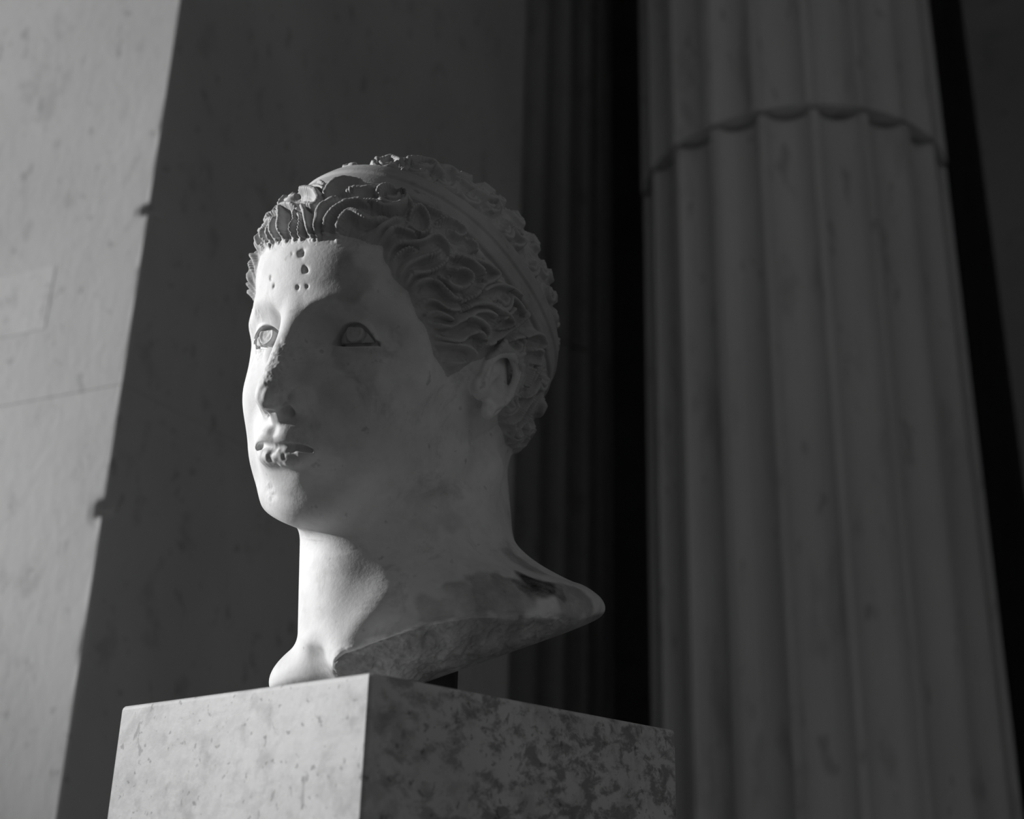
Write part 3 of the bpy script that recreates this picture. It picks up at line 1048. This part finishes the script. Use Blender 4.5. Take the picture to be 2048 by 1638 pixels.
# rough broken underside
STCN = STC[:, 2]
qc = (HV - V(*pix(900, 1276, 0.753))) @ STCN
und = (1 - sstep(qc, 1.5, 5)) * sstep(-(HN @ STCN), -0.2, 0.5) * (HV[:, 2] < -95)
k = np.where(und > 0)[0]
disp[k] += und[k] * (2.0 * fbm(HV[k], 12, 5, 41) - 0.3)
k = np.where((np.abs(qc) < 7) & (HV[:, 2] < -95))[0]
disp[k] -= np.exp(-(qc[k] / 3.0) ** 2) * np.maximum(fbm(HV[k], 6, 3, 43) - 0.1, 0) * 1.8
# general hand finish of the skin
disp += (1 - sstep(sd, -2, 1)) * 0.04 * fbm(HV, 9, 3, 51)
HVd = HV + HN * disp[:, None]
lap('disp')

# ---------------------------------------------------------------- the marble head as objects
ORG = np.array([HP[0], HP[1], PED_TOP])
bust = empty('marble_head', ORG, 'white marble head with curled hair and ribbon, rough broken neck, standing on the pedestal', 'sculpture')
stain_shade = np.zeros(len(HV), f32)
def spot(px, py, rad, amt, sx=1.0, infl=True):
    c = hit2(px, py)
    if c is None: return
    d = np.sqrt(((HV - c.astype(f32)) ** 2).sum(1)) / rad
    global stain_shade
    stain_shade = np.maximum(stain_shade, amt * (1 - sstep(d + .35 * noise3(HV, 6, 9), .6, 1.1)))
stain_shade = np.maximum(stain_shade, .85 * sstep(-qc, -1.0, 0.8) * (HV[:, 2] < -95) * (1 - 0.8 * (1 - sstep(HV @ WX.astype(f32), -95, -60))))
stain_shade = np.maximum(stain_shade, .6 * sstep(-(HN @ WZ.astype(f32)), .25, .6) * (HV[:, 2] < -95))  # shade painted on downward-facing stone, offsets light bounced from the floor
for a in [(1075, 1170, 15, .95), (1110, 1178, 10, .75), (1050, 1130, 16, .45), (1000, 1190, 22, .5), (940, 1205, 18, .4), (880, 1225, 16, .35),
          (1150, 1200, 18, .5), (700, 700, 14, .25), (725, 735, 12, .2), (680, 700, 8, .25), (755, 705, 6, .15), (690, 560, 16, .35), (860, 1010, 20, .15)]:
    spot(*a)
HWd = to_world(HVd.astype(float)) - ORG
QW = HQ[:, ::-1]
fm = sd[QW].mean(1); bm = bandm[QW].mean(1)
is_band = bm > .5
is_hair = (fm > 0.3) & ~is_band
is_skin = ~is_hair & ~is_band
def piece(name, sel, mat):
    q = QW[sel]
    u, inv = np.unique(q, return_inverse=True)
    q = inv.reshape(q.shape)
    me = bpy.data.meshes.new(name)
    me.vertices.add(len(u)); me.vertices.foreach_set('co', HWd[u].astype(f32).ravel())
    me.loops.add(q.size); me.loops.foreach_set('vertex_index', q.astype(np.int32).ravel())
    me.polygons.add(len(q)); me.polygons.foreach_set('loop_start', np.arange(0, q.size, 4, dtype=np.int32))
    me.polygons.foreach_set('use_smooth', np.ones(len(q), bool))
    at = me.attributes.new('stain_shade', 'FLOAT', 'POINT'); at.data.foreach_set('value', stain_shade[u])
    me.update()
    me.materials.append(mat)
    o = bpy.data.objects.new(name, me); COL.objects.link(o); o.parent = bust
    return o
skin = piece('head', is_skin, M_SKIN)
piece('hair', is_hair, M_HAIR)['label'] = 'short curled locks with drilled hollows'
piece('ribbon', is_band, M_BAND)['label'] = 'smooth flat ribbon around the hair'
lap('pieces')

def eyeball(sx):
    nu, nv = 110, 84
    Vt, F_ = [], []
    rx, ry, rz = 17.6, 14.9, 14.6
    cx, cy, cz = 33.5, 63.0, 17.0
    ix, iz = 0.5, 2.4                       # iris centre
    A, E = np.meshgrid(-1.35 + 2.7 * np.arange(nu + 1) / nu, -1.2 + 2.4 * np.arange(nv + 1) / nv)
    Q0 = np.stack([cx + rx * np.sin(A) * np.cos(E), 0 * A + 80, cz + rz * np.sin(E)], -1).reshape(-1, 3)
    EO = eye_open(Q0).reshape(nv + 1, nu + 1)
    for j in range(nv + 1):
        el = -1.2 + 2.4 * j / nv
        for i in range(nu + 1):
            az = -1.35 + 2.7 * i / nu
            x = rx * math.sin(az) * math.cos(el); z = rz * math.sin(el); y = ry * math.cos(az) * math.cos(el)
            d = math.hypot(x - ix, z - iz)
            h = -4.0 * float(sstep(np.float32(EO[j, i]), -2.0, -1.0))
            h += 1.1 * math.exp(-((d - 5.0) / 1.0) ** 2)        # raised ring of the iris
            h -= 1.5 * math.exp(-((d - 7.0) / .8) ** 2)         # joint around it
            h -= 0.6 * math.exp(-(d / 2.2) ** 2)
            Vt.append((x * (1 + h / 15), y + h, z * (1 + h / 15)))
        
    Vt = np.array(Vt, f32)
    Vt[:, 1] += 0.35 * fbm(Vt + 50, 4.5, 4, 61)
    Vt += V(cx, cy, cz); Vt[:, 0] *= sx
    n = nu + 1
    for j in range(nv):
        for i in range(nu):
            q = (j * n + i, j * n + i + 1, (j + 1) * n + i + 1, (j + 1) * n + i)
            F_.append(q if sx > 0 else q[::-1])
    o = mesh_ob('eyeball', to_world(Vt.astype(float)) - ORG, F_, M_EYE, bust, True)
    if EYE_LABEL: o['label'] = 'inlaid eye of a darker worn stone'
    return o
EYE_LABEL = True
eyeball(1); eyeball(-1)

# short mount between the stump and the pedestal
mc = ray(812, 1358); mc = mc * (.822 / mc[1]) + CAM
Vm, Fm = [], []
n = 40
prof = [(.037, 0), (.037, .004), (.034, .006), (.034, .05), (.03, .07)]
for r_, z in prof:
    for k in range(n):
        a = 2 * math.pi * k / n; Vm.append((mc[0] - ORG[0] + r_ * math.cos(a), mc[1] - ORG[1] + r_ * math.sin(a), z))
for i in range(len(prof) - 1):
    for k in range(n): Fm.append((i * n + k, i * n + (k + 1) % n, (i + 1) * n + (k + 1) % n, (i + 1) * n + k))
Fm.append(tuple(range(n))[::-1]); Fm.append(tuple((len(prof) - 1) * n + k for k in range(n)))
mesh_ob('mount', Vm, Fm, M_IRON, bust)['label'] = 'dark round mount under the broken neck'
lap('done')
